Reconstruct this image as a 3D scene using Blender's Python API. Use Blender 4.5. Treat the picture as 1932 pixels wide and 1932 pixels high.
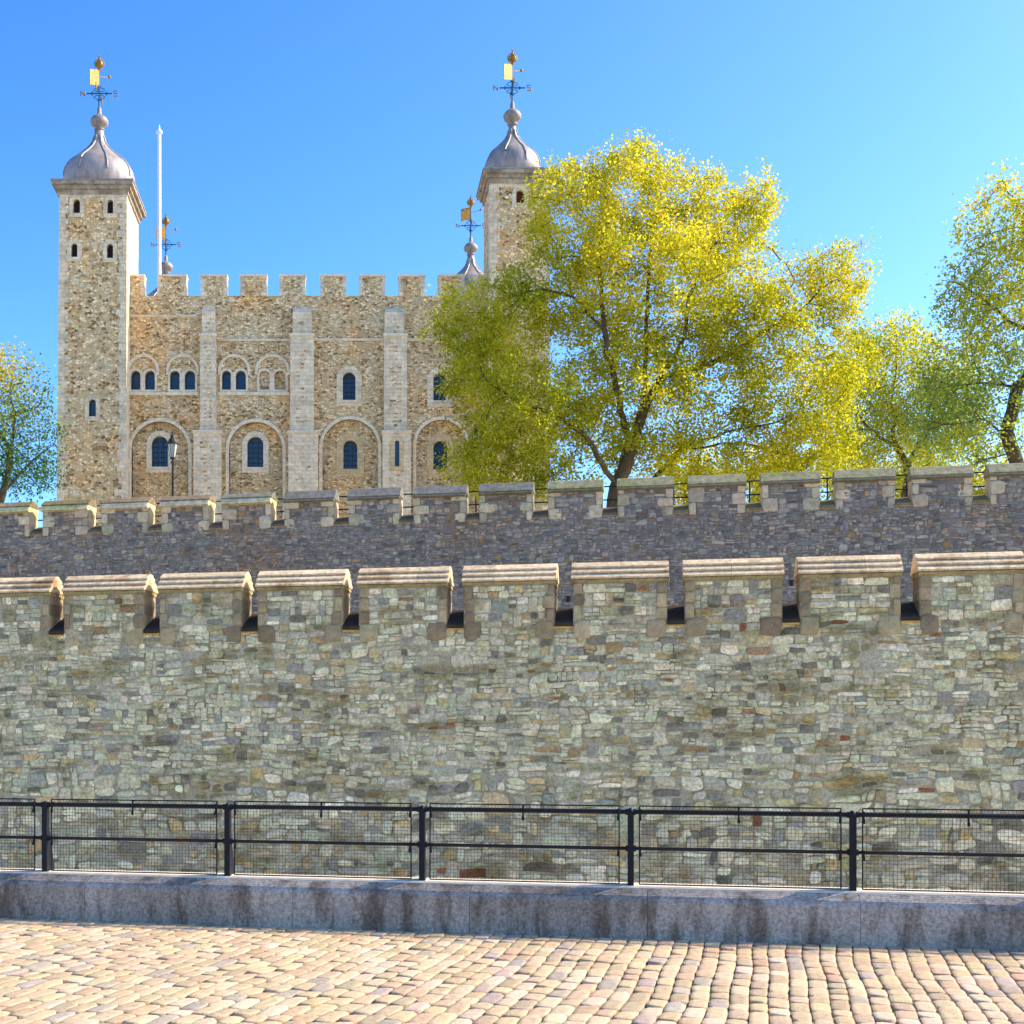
import bpy, math, random
import numpy as np
from mathutils import Vector
from mathutils.geometry import tessellate_polygon
R = math.radians
for o in list(bpy.data.objects): bpy.data.objects.remove(o)
scn = bpy.context.scene
col = scn.collection

# ------------------------------------------------------------------ camera, sky, sun, exposure
EYE = 1.8; F = 2600.0; PX = 650.0; PY = 1380.0; W = 1932.0      # focal length and principal point in photo units
cam_d = bpy.data.cameras.new('camera'); cam = bpy.data.objects.new('camera', cam_d); col.objects.link(cam)
cam.location = (0, 0, EYE); cam.rotation_euler = (R(90), 0, 0)
cam_d.sensor_width = 36; cam_d.lens = 36 * F / W
cam_d.shift_x = (W/2 - PX) / W; cam_d.shift_y = (PY - W/2) / W
cam_d.clip_start = 0.1; cam_d.clip_end = 4000
scn.camera = cam
scn.render.resolution_x = 1024; scn.render.resolution_y = 1024

SUN_EL = 38.0; SUN_PHI = 9.0         # elevation; azimuth measured from +X towards +Y
world = bpy.data.worlds.new('World'); scn.world = world; world.use_nodes = True
wn = world.node_tree; wn.nodes.clear()
sky = wn.nodes.new('ShaderNodeTexSky'); sky.sky_type = 'NISHITA'; sky.sun_disc = False
sky.sun_elevation = R(SUN_EL); sky.sun_rotation = R(90 - SUN_PHI)
sky.air_density = 0.8; sky.dust_density = 1.2; sky.ozone_density = 3.0
bg = wn.nodes.new('ShaderNodeBackground'); bg.inputs[1].default_value = 0.15
out = wn.nodes.new('ShaderNodeOutputWorld')
gm = wn.nodes.new('ShaderNodeGamma'); gm.inputs[1].default_value = 1.36
hs = wn.nodes.new('ShaderNodeHueSaturation'); hs.inputs['Saturation'].default_value = 1.15; hs.inputs['Value'].default_value = .56; hs.inputs['Hue'].default_value = .4995
wn.links.new(sky.outputs[0], gm.inputs[0]); wn.links.new(gm.outputs[0], hs.inputs['Color']); wn.links.new(hs.outputs[0], bg.inputs[0]); wn.links.new(bg.outputs[0], out.inputs[0])
sl = bpy.data.lights.new('sun', 'SUN'); sl.energy = 2.6; sl.angle = R(0.5); sl.color = (1, .86, .64)
so = bpy.data.objects.new('sun', sl); col.objects.link(so)
sd = Vector((math.cos(R(SUN_EL))*math.cos(R(SUN_PHI)), math.cos(R(SUN_EL))*math.sin(R(SUN_PHI)), math.sin(R(SUN_EL))))
so.rotation_euler = sd.to_track_quat('Z', 'Y').to_euler(); so.location = (60, 10, 60)
scn.view_settings.view_transform = 'Standard'; scn.view_settings.look = 'None'
scn.view_settings.exposure = 1.52; scn.view_settings.gamma = 1

# ------------------------------------------------------------------ helpers
def tag(o, label=None, cat=None, group=None, kind=None):
    if label: o['label'] = label
    if cat: o['category'] = cat
    if group: o['group'] = group
    if kind: o['kind'] = kind
    return o
def empty(name, loc, label, cat, group=None):
    o = bpy.data.objects.new(name, None); col.objects.link(o); o.location = loc
    o.empty_display_size = .3
    return tag(o, label, cat, group)
class MB:
    def __init__(s): s.v = []; s.f = []; s.m = []; s.c = []; s.sm = []
    def add(s, v, f, mi=0, c=(1, 1, 1), smooth=False):
        b = sum(len(a) for a in s.v); v = np.asarray(v, float).reshape(-1, 3)
        s.v.append(v)
        for q in f: s.f.append([b + int(i) for i in q])
        s.m += [mi]*len(f); s.sm += [smooth]*len(f)
        c = np.asarray(c, float)
        s.c.append(np.tile(c, (len(v), 1)) if c.ndim == 1 else c)
        return s
    def box(s, a, b, mi=0, c=(1, 1, 1)):
        x0, y0, z0 = a; x1, y1, z1 = b
        v = [(x0,y0,z0),(x1,y0,z0),(x1,y1,z0),(x0,y1,z0),(x0,y0,z1),(x1,y0,z1),(x1,y1,z1),(x0,y1,z1)]
        return s.add(v, [(0,3,2,1),(4,5,6,7),(0,1,5,4),(1,2,6,5),(2,3,7,6),(3,0,4,7)], mi, c)
    def tube(s, pts, rad, n=8, mi=0, smooth=True, cap=True):
        pts = [Vector(p) for p in pts]; rad = rad if hasattr(rad, '__len__') else [rad]*len(pts)
        V = []; fs = []
        for i, p in enumerate(pts):
            d = (pts[min(i+1, len(pts)-1)] - pts[max(i-1, 0)]).normalized()
            u = d.cross(Vector((0, 0, 1)) if abs(d.z) < .9 else Vector((1, 0, 0))).normalized(); w = d.cross(u)
            for k in range(n):
                a = 2*math.pi*k/n; V.append(p + (u*math.cos(a) + w*math.sin(a))*rad[i])
        for i in range(len(pts)-1):
            for k in range(n):
                fs.append((i*n+k, i*n+(k+1) % n, (i+1)*n+(k+1) % n, (i+1)*n+k))
        s.add(V, fs, mi, smooth=smooth)
        if cap:
            s.add(V[:n], [list(range(n))[::-1]], mi); s.add(V[-n:], [list(range(n))], mi)
        return s
    def lathe(s, c, prof, n=16, mi=0, smooth=True, rib=None):
        V = []; fs = []
        for (r, z) in prof:
            for k in range(n):
                a = 2*math.pi*k/n; rr = r*(1+(rib(k) if rib else 0)); V.append((c[0]+rr*math.cos(a), c[1]+rr*math.sin(a), c[2]+z))
        for i in range(len(prof)-1):
            for k in range(n): fs.append((i*n+k, i*n+(k+1) % n, (i+1)*n+(k+1) % n, (i+1)*n+k))
        fs.append(list(range(n))[::-1]); fs.append([(len(prof)-1)*n+k for k in range(n)])
        return s.add(V, fs, mi, smooth=smooth)
    def build(s, name, mats, parent=None, frame=None, bevel=0):
        v = np.concatenate(s.v)
        if frame is not None: v = frame(v)
        if parent is not None: v = v - np.array(origin(parent))
        me = bpy.data.meshes.new(name); me.from_pydata(v.tolist(), [], s.f)
        for m in (mats if isinstance(mats, (list, tuple)) else [mats]): me.materials.append(m)
        me.polygons.foreach_set('material_index', s.m); me.polygons.foreach_set('use_smooth', s.sm)
        c = np.concatenate(s.c); ca = me.color_attributes.new('tone', 'FLOAT_COLOR', 'POINT')
        ca.data.foreach_set('color', np.hstack([c, np.ones((len(c), 1))]).ravel())
        me.update()
        o = bpy.data.objects.new(name, me); col.objects.link(o)
        if parent is not None: o.parent = parent
        if bevel:
            b = o.modifiers.new('bevel', 'BEVEL'); b.width = bevel; b.segments = 2; b.limit_method = 'ANGLE'
        return o
def origin(p):
    l = Vector((0, 0, 0))
    while p is not None: l = l + p.location; p = p.parent
    return tuple(l)

# ------------------------------------------------------------------ materials
def newmat(name):
    m = bpy.data.materials.new(name); m.use_nodes = True; nt = m.node_tree; b = nt.nodes['Principled BSDF']
    return m, nt, b
def N(nt, t, **k):
    n = nt.nodes.new(t)
    for a, v in k.items():
        if a == 'ins':
            for i, x in v.items():
                if hasattr(x, 'is_linked') or hasattr(x, 'links'): nt.links.new(x, n.inputs[i])
                else: n.inputs[i].default_value = x
        else: setattr(n, a, v)
    return n
def coords(nt, scale=(1, 1, 1), flat=False):
    tc = N(nt, 'ShaderNodeTexCoord'); v = tc.outputs['Object']
    if flat:
        sp = N(nt, 'ShaderNodeSeparateXYZ', ins={0: v}); ad = N(nt, 'ShaderNodeMath', ins={0: sp.outputs[0], 1: sp.outputs[1]})
        v = N(nt, 'ShaderNodeCombineXYZ', ins={0: ad.outputs[0], 1: sp.outputs[2]}).outputs[0]
    return N(nt, 'ShaderNodeMapping', ins={0: v, 3: scale}).outputs[0]
def ramp(nt, fac, stops, interp='LINEAR'):
    r = N(nt, 'ShaderNodeValToRGB', ins={0: fac}); cr = r.color_ramp; cr.interpolation = interp
    while len(cr.elements) < len(stops): cr.elements.new(.5)
    for e, (p, c) in zip(cr.elements, stops): e.position = p; e.color = (c[0], c[1], c[2], 1) if hasattr(c, '__len__') else (c, c, c, 1)
    return r.outputs[0]
def mix(nt, mode, fac, a, b):
    n = N(nt, 'ShaderNodeMix', data_type='RGBA', blend_type=mode)
    for i, x in ((0, fac), (6, a), (7, b)):
        if hasattr(x, 'links'): nt.links.new(x, n.inputs[i])
        else: n.inputs[i].default_value = x if i == 0 else (x[0], x[1], x[2], 1)
    return n.outputs[2]
def noise(nt, vec, scale, detail=4, rough=.6):
    return N(nt, 'ShaderNodeTexNoise', ins={'Vector': vec, 'Scale': scale, 'Detail': detail, 'Roughness': rough}).outputs['Fac']
def bump(nt, b, h, strength=.4, dist=.02):
    n = N(nt, 'ShaderNodeBump', ins={'Height': h, 'Strength': strength, 'Distance': dist}); nt.links.new(n.outputs[0], b.inputs['Normal'])

def tone_mat(name, tint=(1, 1, 1), var=.45, ns=9, rough=.9, stain=None, bs=.5, grit=60):
    """stone that takes each block's own colour from the mesh, with mottling, grit and large stains"""
    m, nt, b = newmat(name); v = coords(nt)
    a = N(nt, 'ShaderNodeAttribute', attribute_name='tone').outputs['Color']
    n1 = noise(nt, v, ns, 5, .65)
    c = mix(nt, 'MULTIPLY', 1, a, tint)
    c = mix(nt, 'MULTIPLY', 1, c, ramp(nt, n1, [(.3, 1-var), (.7, 1+var*.35)]))
    n3 = noise(nt, v, grit, 3, .7)
    c = mix(nt, 'MULTIPLY', 1, c, ramp(nt, n3, [(.35, .72), (.6, 1.08)]))
    if stain:
        n2 = noise(nt, coords(nt, stain[1]), 1, 4, .6)
        f = ramp(nt, n2, [(stain[2], 0), (stain[3], 1)])
        c = mix(nt, 'MIX', f, c, mix(nt, 'MULTIPLY', 1, c, stain[0]))
    nt.links.new(c, b.inputs['Base Color']); b.inputs['Roughness'].default_value = rough
    b.inputs['Specular IOR Level'].default_value = .2
    h = N(nt, 'ShaderNodeMath', operation='ADD', ins={0: n1, 1: n3}).outputs[0]
    bump(nt, b, h, bs, .02)
    return m
def plain(name, c, rough=.8, metal=0, var=.25, ns=6, spec=.3, bs=.2, scale=(1, 1, 1)):
    m, nt, b = newmat(name); v = coords(nt, scale); n1 = noise(nt, v, ns, 5, .65)
    cc = mix(nt, 'MULTIPLY', 1, c, ramp(nt, n1, [(.3, 1-var), (.7, 1+var*.4)]))
    nt.links.new(cc, b.inputs['Base Color']); b.inputs['Roughness'].default_value = rough
    b.inputs['Metallic'].default_value = metal; b.inputs['Specular IOR Level'].default_value = spec
    if bs: bump(nt, b, n1, bs, .02)
    return m
def keep_rubble(name, tint, cs=(3.0, 3.0, 4.6), light=1.0):
    m, nt, b = newmat(name); v0 = coords(nt)
    w = N(nt, 'ShaderNodeTexNoise', ins={'Vector': v0, 'Scale': 2.2, 'Detail': 3}).outputs['Color']
    wv = N(nt, 'ShaderNodeVectorMath', operation='MULTIPLY_ADD', ins={0: w, 1: (.35, .35, .25), 2: v0}).outputs[0]
    v = N(nt, 'ShaderNodeMapping', ins={0: wv, 3: cs}).outputs[0]
    vo = N(nt, 'ShaderNodeTexVoronoi', ins={'Vector': v, 'Scale': 1.0, 'Randomness': .9})
    ed = N(nt, 'ShaderNodeTexVoronoi', feature='DISTANCE_TO_EDGE', ins={'Vector': v, 'Scale': 1.0, 'Randomness': .9})
    sp = N(nt, 'ShaderNodeSeparateColor', ins={0: vo.outputs['Color']})
    big = noise(nt, v0, .55, 4, .65)
    k = N(nt, 'ShaderNodeMath', operation='MULTIPLY_ADD', ins={0: big, 1: .9, 2: -.45}).outputs[0]
    k = N(nt, 'ShaderNodeMath', operation='ADD', use_clamp=True, ins={0: sp.outputs[0], 1: k}).outputs[0]
    c = ramp(nt, k, [(0, (.13, .085, .045)), (.12, (.24, .165, .09)), (.28, (.37, .295, .19)), (.55, (.40, .34, .25)), (.72, (.50, .40, .25)), (.88, (.66, .58, .43)), (1, (.46, .47, .44))])
    mort = mix(nt, 'MIX', noise(nt, v0, 5, 2), (.42, .36, .26), (.30, .24, .16))
    c = mix(nt, 'MIX', ramp(nt, ed.outputs['Distance'], [(.02, 1), (.10, 0)]), c, mort)
    och = ramp(nt, noise(nt, v0, .23, 5, .7), [(.5, 0), (.68, 1)])
    c = mix(nt, 'MIX', och, c, mix(nt, 'MULTIPLY', 1, c, (1.16, .92, .68)))
    c = mix(nt, 'MULTIPLY', 1, c, ramp(nt, noise(nt, v0, 14, 3, .7), [(.3, .6), (.65, 1.15)]))
    c = mix(nt, 'MULTIPLY', 1, c, tint)
    nt.links.new(c, b.inputs['Base Color']); b.inputs['Roughness'].default_value = .92; b.inputs['Specular IOR Level'].default_value = .15
    bump(nt, b, ramp(nt, ed.outputs['Distance'], [(0, 0), (.18, 1)]), .8, .06)
    return m
def ashlar(name, c1, c2, bw=.55, bh=.3, dirt=.35):
    m, nt, b = newmat(name); v = coords(nt, flat=True)
    br = N(nt, 'ShaderNodeTexBrick', offset=.5, ins={'Vector': v, 'Color1': (*c1, 1), 'Color2': (*c2, 1), 'Mortar': (c1[0]*.55, c1[1]*.5, c1[2]*.45, 1), 'Scale': 1.0,
        'Mortar Size': .012, 'Mortar Smooth': .4, 'Bias': 0.0, 'Brick Width': bw, 'Row Height': bh})
    v0 = coords(nt)
    c = mix(nt, 'MULTIPLY', 1, br.outputs['Color'], ramp(nt, noise(nt, v0, 1.7, 6, .7), [(.32, 1-dirt), (.62, 1.08)]))
    c = mix(nt, 'MULTIPLY', 1, c, ramp(nt, noise(nt, v0, 12, 4, .7), [(.3, .78), (.6, 1.05)]))
    nt.links.new(c, b.inputs['Base Color']); b.inputs['Roughness'].default_value = .88; b.inputs['Specular IOR Level'].default_value = .2
    bump(nt, b, noise(nt, v0, 18, 4, .7), .3, .02)
    return m

M = {}
M['outer'] = tone_mat('rubble stone', tint=(1.98, 1.72, 1.22), var=.5, ns=14, stain=((.52, .48, .36), (.8, .8, 2.4), .51, .64), grit=45)
def mortar_mat():
    m, nt, b = newmat('old lime mortar'); v = coords(nt)
    c = ramp(nt, noise(nt, v, 1.6, 6, .75), [(.36, (.22, .18, .085)), (.48, (.44, .37, .21)), (.62, (.60, .52, .36))])
    c = mix(nt, 'MULTIPLY', 1, c, ramp(nt, noise(nt, v, 28, 4, .8), [(.35, .55), (.6, 1.1)]))
    nt.links.new(c, b.inputs['Base Color']); b.inputs['Roughness'].default_value = .95; bump(nt, b, noise(nt, v, 30, 4, .8), .9, .03); return m
M['outer_mortar'] = mortar_mat()
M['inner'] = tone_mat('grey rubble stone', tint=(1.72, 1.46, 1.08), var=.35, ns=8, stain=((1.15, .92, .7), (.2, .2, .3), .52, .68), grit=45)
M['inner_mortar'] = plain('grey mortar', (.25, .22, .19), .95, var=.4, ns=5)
M['dressed'] = tone_mat('dressed stone', tint=(1.55, 1.32, 1.0), var=.35, ns=5, grit=50)
M['coping'] = tone_mat('coping stone', var=.4, ns=9, stain=((.6, .5, .42), (1.2, 1.2, 2), .54, .68), grit=40, bs=.9)
M['inner_coping'] = tone_mat('mossy coping stone', tint=(1.25, 1.15, 1.0), var=.5, ns=5, stain=((.8, .9, .6), (.2, .2, .5), .45, .6), grit=30, bs=.8)
M['sett'] = tone_mat('granite sett', var=.25, ns=14, grit=90, rough=.75, bs=.5)
M['rubble'] = keep_rubble('keep rubble', (1.95, 1.72, 1.30), cs=(4.6, 4.6, 7.8))
M['rubble_turret'] = keep_rubble('turret rubble', (1.95, 1.72, 1.28), cs=(4.0, 4.0, 5.6))
M['ashlar'] = ashlar('pale ashlar', (.90, .75, .50), (.78, .64, .42))
M['ashlar_clean'] = ashlar('clean pale stone', (.90, .77, .53), (.83, .70, .48), .4, .35, .2)
M['ashlar_tan'] = ashlar('tan ashlar', (.68, .50, .25), (.74, .57, .32), .35, .3, .25)
M['cornice'] = ashlar('weathered cornice', (.52, .44, .33), (.38, .31, .22), .8, .5, .6)
M['lead'] = plain('lead sheet', (.36, .31, .28), .5, .2, var=.4, ns=2.2, spec=.5, bs=.15, scale=(1, 1, .35))
M['finial'] = plain('weathered finial', (.30, .27, .24), .6, .2, var=.4, ns=3)
M['gold'] = plain('gilding', (.34, .185, .018), .5, .2, var=.6, ns=5)
M['vane'] = plain('blue painted iron', (.02, .12, .22), .5, .2, var=.3)
M['glass'] = plain('dark blue glass', (.004, .035, .075), .25, 0, var=.5, ns=3, spec=.6, bs=0)
M['louvre'] = plain('dark opening', (.035, .022, .018), .8)
M['brown'] = plain('brown shutter', (.14, .04, .012), .7)
M['lead_bar'] = plain('window lead', (.03, .04, .05), .6)
M['white'] = plain('white paint', (.8, .8, .78), .4, var=.05)
M['iron'] = plain('black painted iron', (.004, .005, .009), .55, .0, var=.4, ns=20, spec=.3)
M['wire'] = plain('weathered wire', (.06, .05, .042), .6, .2)
M['lamp_glass'] = plain('pale lantern glass', (.33, .35, .34), .1, 0, var=.1, spec=.6)
M['iron_brown'] = plain('dull iron', (.055, .045, .03), .6, .2)
M['bark'] = plain('plane bark', (.115, .085, .045), .9, var=.5, ns=2.5, bs=.5)

def plinth_mat():
    m, nt, b = newmat('stained granite'); v = coords(nt); f = coords(nt, flat=True)
    c = ramp(nt, noise(nt, v, 34, 5, .85), [(.34, (.14, .115, .09)), (.5, (.36, .30, .235)), (.68, (.58, .49, .40))])
    st = noise(nt, coords(nt, (3.6, 3.6, .9)), 1.5, 5, .65)
    c = mix(nt, 'MULTIPLY', 1, c, ramp(nt, st, [(.38, (.44, .38, .33)), (.54, (1, 1, 1))]))
    st2 = noise(nt, coords(nt, (9, 9, .5)), 1.2, 4, .6)
    c = mix(nt, 'MIX', ramp(nt, st2, [(.60, 0), (.72, .5)]), c, (.40, .37, .33))
    bl = noise(nt, coords(nt, (.7, .7, .7)), 1, 2, .5)
    c = mix(nt, 'MULTIPLY', 1, c, ramp(nt, bl, [(.4, .72), (.6, 1.15)]))
    nt.links.new(c, b.inputs['Base Color']); b.inputs['Roughness'].default_value = .8
    bump(nt, b, noise(nt, v, 60, 4, .7), .4, .01)
    return m
M['plinth'] = plinth_mat()
def road_mat():
    m, nt, b = newmat('jointing sand and moss'); v = coords(nt)
    c = ramp(nt, noise(nt, v, 3.5, 4, .7), [(.45, (.19, .14, .085)), (.54, (.27, .22, .10)), (.66, (.34, .34, .05))])
    nt.links.new(c, b.inputs['Base Color']); b.inputs['Roughness'].default_value = 1
    bump(nt, b, noise(nt, v, 60, 3), .6, .02); return m
M['joint'] = road_mat()
M['grass'] = plain('mown grass', (.07, .11, .025), .95, var=.4, ns=2)
M['bounce_ground'] = plain('pale bounce ground', (.56, .48, .35), .95, var=.25, ns=3)  # pale tone invented for unseen ground, so sun bounces onto shaded walls
def leaf_mat(name, stops, cl=.25):
    m, nt, b = newmat(name); nt.nodes.remove(b); v = coords(nt)
    a = N(nt, 'ShaderNodeAttribute', attribute_name='tone').outputs['Color']
    sp = N(nt, 'ShaderNodeSeparateColor', ins={0: a})
    n1 = noise(nt, v, cl, 3, .6)
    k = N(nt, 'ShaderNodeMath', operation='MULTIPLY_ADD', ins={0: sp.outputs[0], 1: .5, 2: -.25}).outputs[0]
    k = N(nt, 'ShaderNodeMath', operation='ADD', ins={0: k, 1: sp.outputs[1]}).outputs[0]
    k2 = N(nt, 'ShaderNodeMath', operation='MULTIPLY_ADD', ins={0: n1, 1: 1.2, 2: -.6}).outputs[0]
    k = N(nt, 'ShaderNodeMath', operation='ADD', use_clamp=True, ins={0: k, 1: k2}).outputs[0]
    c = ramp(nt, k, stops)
    d = N(nt, 'ShaderNodeBsdfDiffuse', ins={0: c}); t = N(nt, 'ShaderNodeBsdfTranslucent', ins={0: mix(nt, 'MULTIPLY', 1, c, (1.25, 1.2, .7))})
    mx = N(nt, 'ShaderNodeMixShader', ins={0: .55, 1: d.outputs[0], 2: t.outputs[0]})
    nt.links.new(mx.outputs[0], nt.nodes['Material Output'].inputs[0]); return m
M['leaf_gold'] = leaf_mat('spring leaf gold', [(0, (.20, .25, .025)), (.35, (.42, .42, .03)), (.6, (.66, .62, .05)), (.82, (.76, .62, .08)), (1, (.66, .46, .09))])
M['leaf_green'] = leaf_mat('spring leaf green', [(0, (.13, .22, .09)), (.3, (.27, .35, .10)), (.55, (.50, .54, .06)), (.8, (.70, .58, .07)), (1, (.66, .42, .08))])
M['leaf_teal'] = leaf_mat('leaf dark green', [(0, (.05, .14, .07)), (.42, (.12, .22, .08)), (.6, (.45, .42, .04)), (1, (.75, .58, .16))])

# ------------------------------------------------------------------ frames of the three parallel walls
AL = math.atan(F and 2600.0/11650.0)
ca, sa = math.cos(AL), math.sin(AL)
def wall_frame(v):      # (s along wall, n away from camera, z) -> world
    s, n, z = v[:, 0], v[:, 1], v[:, 2]
    return np.stack([s*ca + n*sa, -s*sa + n*ca, z], 1)
def wf(s, n, z): return tuple(wall_frame(np.array([[s, n, z]]))[0])
def s_at(px, n): return n*math.tan(math.atan((px-PX)/F) - AL)

def split_rects(rng, s0, s1, z0, z1, mw, mh, band=(.35, .6), chunk=1.2):
    out = []; z = z0
    while z < z1 - 1e-6:
        h = rng.uniform(*band)
        if z1 - (z+h) < band[0]*.6: h = z1 - z
        s = s0
        while s < s1 - 1e-6:
            w = rng.uniform(.5, 1.3)*chunk
            if s1 - (s+w) < chunk*.35: w = s1 - s
            st = [(s, z, w, h)]
            while st:
                x, y, a, b_ = st.pop()
                tw = mw*rng.uniform(.4, 2.1); th = mh*rng.uniform(.5, 1.7)
                ra, rb = a/tw, b_/th
                if max(ra, rb) > 1.35 and (a > mw*.6 or b_ > mh*.6):
                    t = rng.uniform(.36, .64)
                    if ra >= rb: st += [(x, y, a*t, b_), (x+a*t, y, a*(1-t), b_)]
                    else: st += [(x, y, a, b_*t), (x, y+b_*t, a, b_*(1-t))]
                else: out.append((x, y, a, b_))
            s += w
        z += h
    return np.array(out)
def stones(mb, rects, rng, palette, weights, to3, K=10, p=4, gap=.012, relief=.02, jit=.06, warp=.03, mi=0, var=.15, tilt=0, quad=0.0, flat=False, rv=(.3, 1.5)):
    """every rect becomes a slightly domed irregular block; to3(u, v, h) maps to the frame"""
    n = len(rects); npr = np.random.default_rng(rng.randrange(1 << 30))
    cx = rects[:, 0]+rects[:, 2]/2; cz = rects[:, 1]+rects[:, 3]/2
    hw = rects[:, 2]/2-gap*npr.uniform(.5, 1.4, n); hh = rects[:, 3]/2-gap*npr.uniform(.5, 1.4, n)
    hw = np.maximum(hw, .01); hh = np.maximum(hh, .01)
    a = (np.arange(K)+.5)*2*math.pi/K; a = a[None, :]+npr.uniform(-.12, .12, (n, K))
    pp = (p*npr.uniform(.65, 1.4, n))[:, None]
    r = (np.abs(np.cos(a))**pp+np.abs(np.sin(a))**pp)**(-1/pp)*(1-np.abs(npr.normal(0, jit, (n, K))))
    ex = np.cos(a)*r; ez = np.sin(a)*r
    rel = (relief*npr.uniform(*rv, n))[:, None]
    tx = npr.normal(0, tilt, (n, 1)); tz = npr.normal(0, tilt, (n, 1))
    q4 = npr.uniform(-quad, quad, (n, 8)) if quad else np.zeros((n, 8))
    # skew each block by moving its four corners
    w4 = [(1+sx*np.clip(ex, -1, 1))*(1+sz*np.clip(ez, -1, 1))/4 for sx, sz in ((-1, -1), (1, -1), (1, 1), (-1, 1))]
    ex = ex+sum(w4[i]*q4[:, i:i+1] for i in range(4)); ez = ez+sum(w4[i]*q4[:, 4+i:5+i]*np.minimum(1.5, (hw/hh)[:, None]) for i in range(4))
    rings = []
    for sc, h in (((1.0, 0.0), (.995, .80), (.94, .98), (.5, 1.0)) if flat else ((1.0, 0.0), (.97, .6), (.80, .93), (.4, 1.0))):
        u = cx[:, None]+hw[:, None]*ex*sc; w = cz[:, None]+hh[:, None]*ez*sc
        hgt = rel*h*np.ones_like(u)
        if h > 0: hgt = hgt+tx*(u-cx[:, None])+tz*(w-cz[:, None])
        if warp:
            du = warp*(np.sin(2.1*w+1.3*u)+.6*np.sin(5.3*w-2.2*u+1)); dw = warp*(np.sin(1.4*u+.7*w)+.6*np.sin(3.9*u+2.1*w+2)+.4*np.sin(9.1*u-3*w))
            u = u+du; w = w+dw
        rings.append(np.stack([u, w, hgt], -1))
    V = np.stack(rings, 1)          # n,4,K,3
    V = V.reshape(-1, 3); V = to3(V[:, 0], V[:, 1], V[:, 2])
    pal = np.array(palette); idx = npr.choice(len(pal), n, p=np.array(weights)/sum(weights))
    c = pal[idx]*npr.uniform(1-var, 1+var, (n, 1))*npr.uniform(.95, 1.05, (n, 3))
    C = np.repeat(c, 4*K, axis=0)
    fs = []
    for i in range(n):
        b = i*4*K
        for j in range(3):
            for k in range(K):
                k2 = (k+1) % K
                fs.append((b+j*K+k, b+j*K+k2, b+(j+1)*K+k2, b+(j+1)*K+k))
        fs.append([b+3*K+k for k in range(K)])
    mb.add(V, fs, mi, C, smooth=True)

rng = random.Random(7)
# ------------------------------------------------------------------ ground
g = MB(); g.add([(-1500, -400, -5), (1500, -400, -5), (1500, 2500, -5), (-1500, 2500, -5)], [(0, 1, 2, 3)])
tag(g.build('moat_floor', M['bounce_ground']), kind='structure')  # unseen lawn given a made-up pale surface to bounce sun onto the wall
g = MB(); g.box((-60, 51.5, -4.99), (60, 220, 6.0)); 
tag(g.build('castle_ground', M['bounce_ground'], frame=wall_frame), kind='structure')  # unseen ward ground, paled to bounce warm sun onto the keep front
N0 = 12.25       # plinth front
g = MB(); g.add([(-30, -6, -.02), (30, -6, -.02), (30, N0+.3, -.02), (-30, N0+.3, -.02)], [(0, 1, 2, 3)], 0)
BETA = R(18.6); cb, sb = math.cos(BETA), math.sin(BETA)
rects = []
wcol = .133; npr = np.random.default_rng(3)
u = -22.0
while u < 20:
    w_ = wcol*npr.uniform(.93, 1.07); q = npr.uniform(-.4, 0)+2.0
    while q < 17:
        L = npr.uniform(.20, .37)
        rects.append((u, q, w_, L)); q += L
    u += w_
rects = np.array(rects)
def ground_raw(u, q): return u*cb+q*sb, -u*sb+q*cb       # world X, Y
cxx, cyy = ground_raw(rects[:, 0]+rects[:, 2]/2, rects[:, 1]+rects[:, 3]/2)
nn = cxx*sa+cyy*ca; ss = cxx*ca-cyy*sa
keep_ = (nn < N0+.1) & (nn > 5.5) & (ss > -11) & (ss < 10)
rects = rects[keep_]
def to_ground(u, q, h):
    u2 = u+.035*np.sin(.9*q+.5*u)+.009*np.sin(3.1*q+2.6*u)
    X, Y = ground_raw(u2, q); return np.stack([X*ca-Y*sa, X*sa+Y*ca, -.02+h], 1)
stones(g, rects, rng, [(.60, .44, .255), (.64, .47, .28), (.54, .40, .24), (.46, .37, .28), (.68, .52, .34), (.58, .39, .23)],
       [5, 5, 3, 1.4, 3, 1.0], to_ground, K=14, p=9, gap=.0036, relief=.020, jit=.02, warp=.0, mi=1, var=.10, tilt=.03, quad=.06, flat=True, rv=(.8, 1.15))
tag(g.build('cobbled_road', [M['joint'], M['sett']], frame=wall_frame), kind='structure')

# ------------------------------------------------------------------ plinth wall under the fence
pl = empty('plinth_wall', wf(0, N0+.3, 0), 'low grey stained granite kerb wall under the black railing, beside the cobbles', 'low wall')
def prof_ext(mb, prof, s0, s1, mi=0, c=(1, 1, 1), closed=True):
    k = len(prof); v = [(s0, n, z) for n, z in prof]+[(s1, n, z) for n, z in prof]
    fs = [(i, (i+1) % k, k+(i+1) % k, k+i) for i in range(k)]+[list(range(k))[::-1], list(range(k, 2*k))]
    mb.add(v, fs, mi, c)
prof = [(N0, -.6), (N0, .315), (N0+.018, .345), (N0+.135, .422), (N0+.135, -.6)]
s = -16.0
while s < 14:
    L = rng.uniform(1.5, 2.1); g = MB(); prof_ext(g, prof, s+.001, s+L-.001)
    g.build('granite_block', M['plinth'], pl, wall_frame, bevel=.005); s += L
g = MB(); prof_ext(g, [(N0+.139, -.6), (N0+.139, .426), (N0+.15, .436), (N0+.46, .436), (N0+.46, -5.0), (N0+.139, -5)], -16, 14)
M['kerb_top'] = plain('pale kerb stone', (.72, .62, .47), .85, var=.25, ns=9)
g.build('kerb_top', M['kerb_top'], pl, wall_frame)

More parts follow.
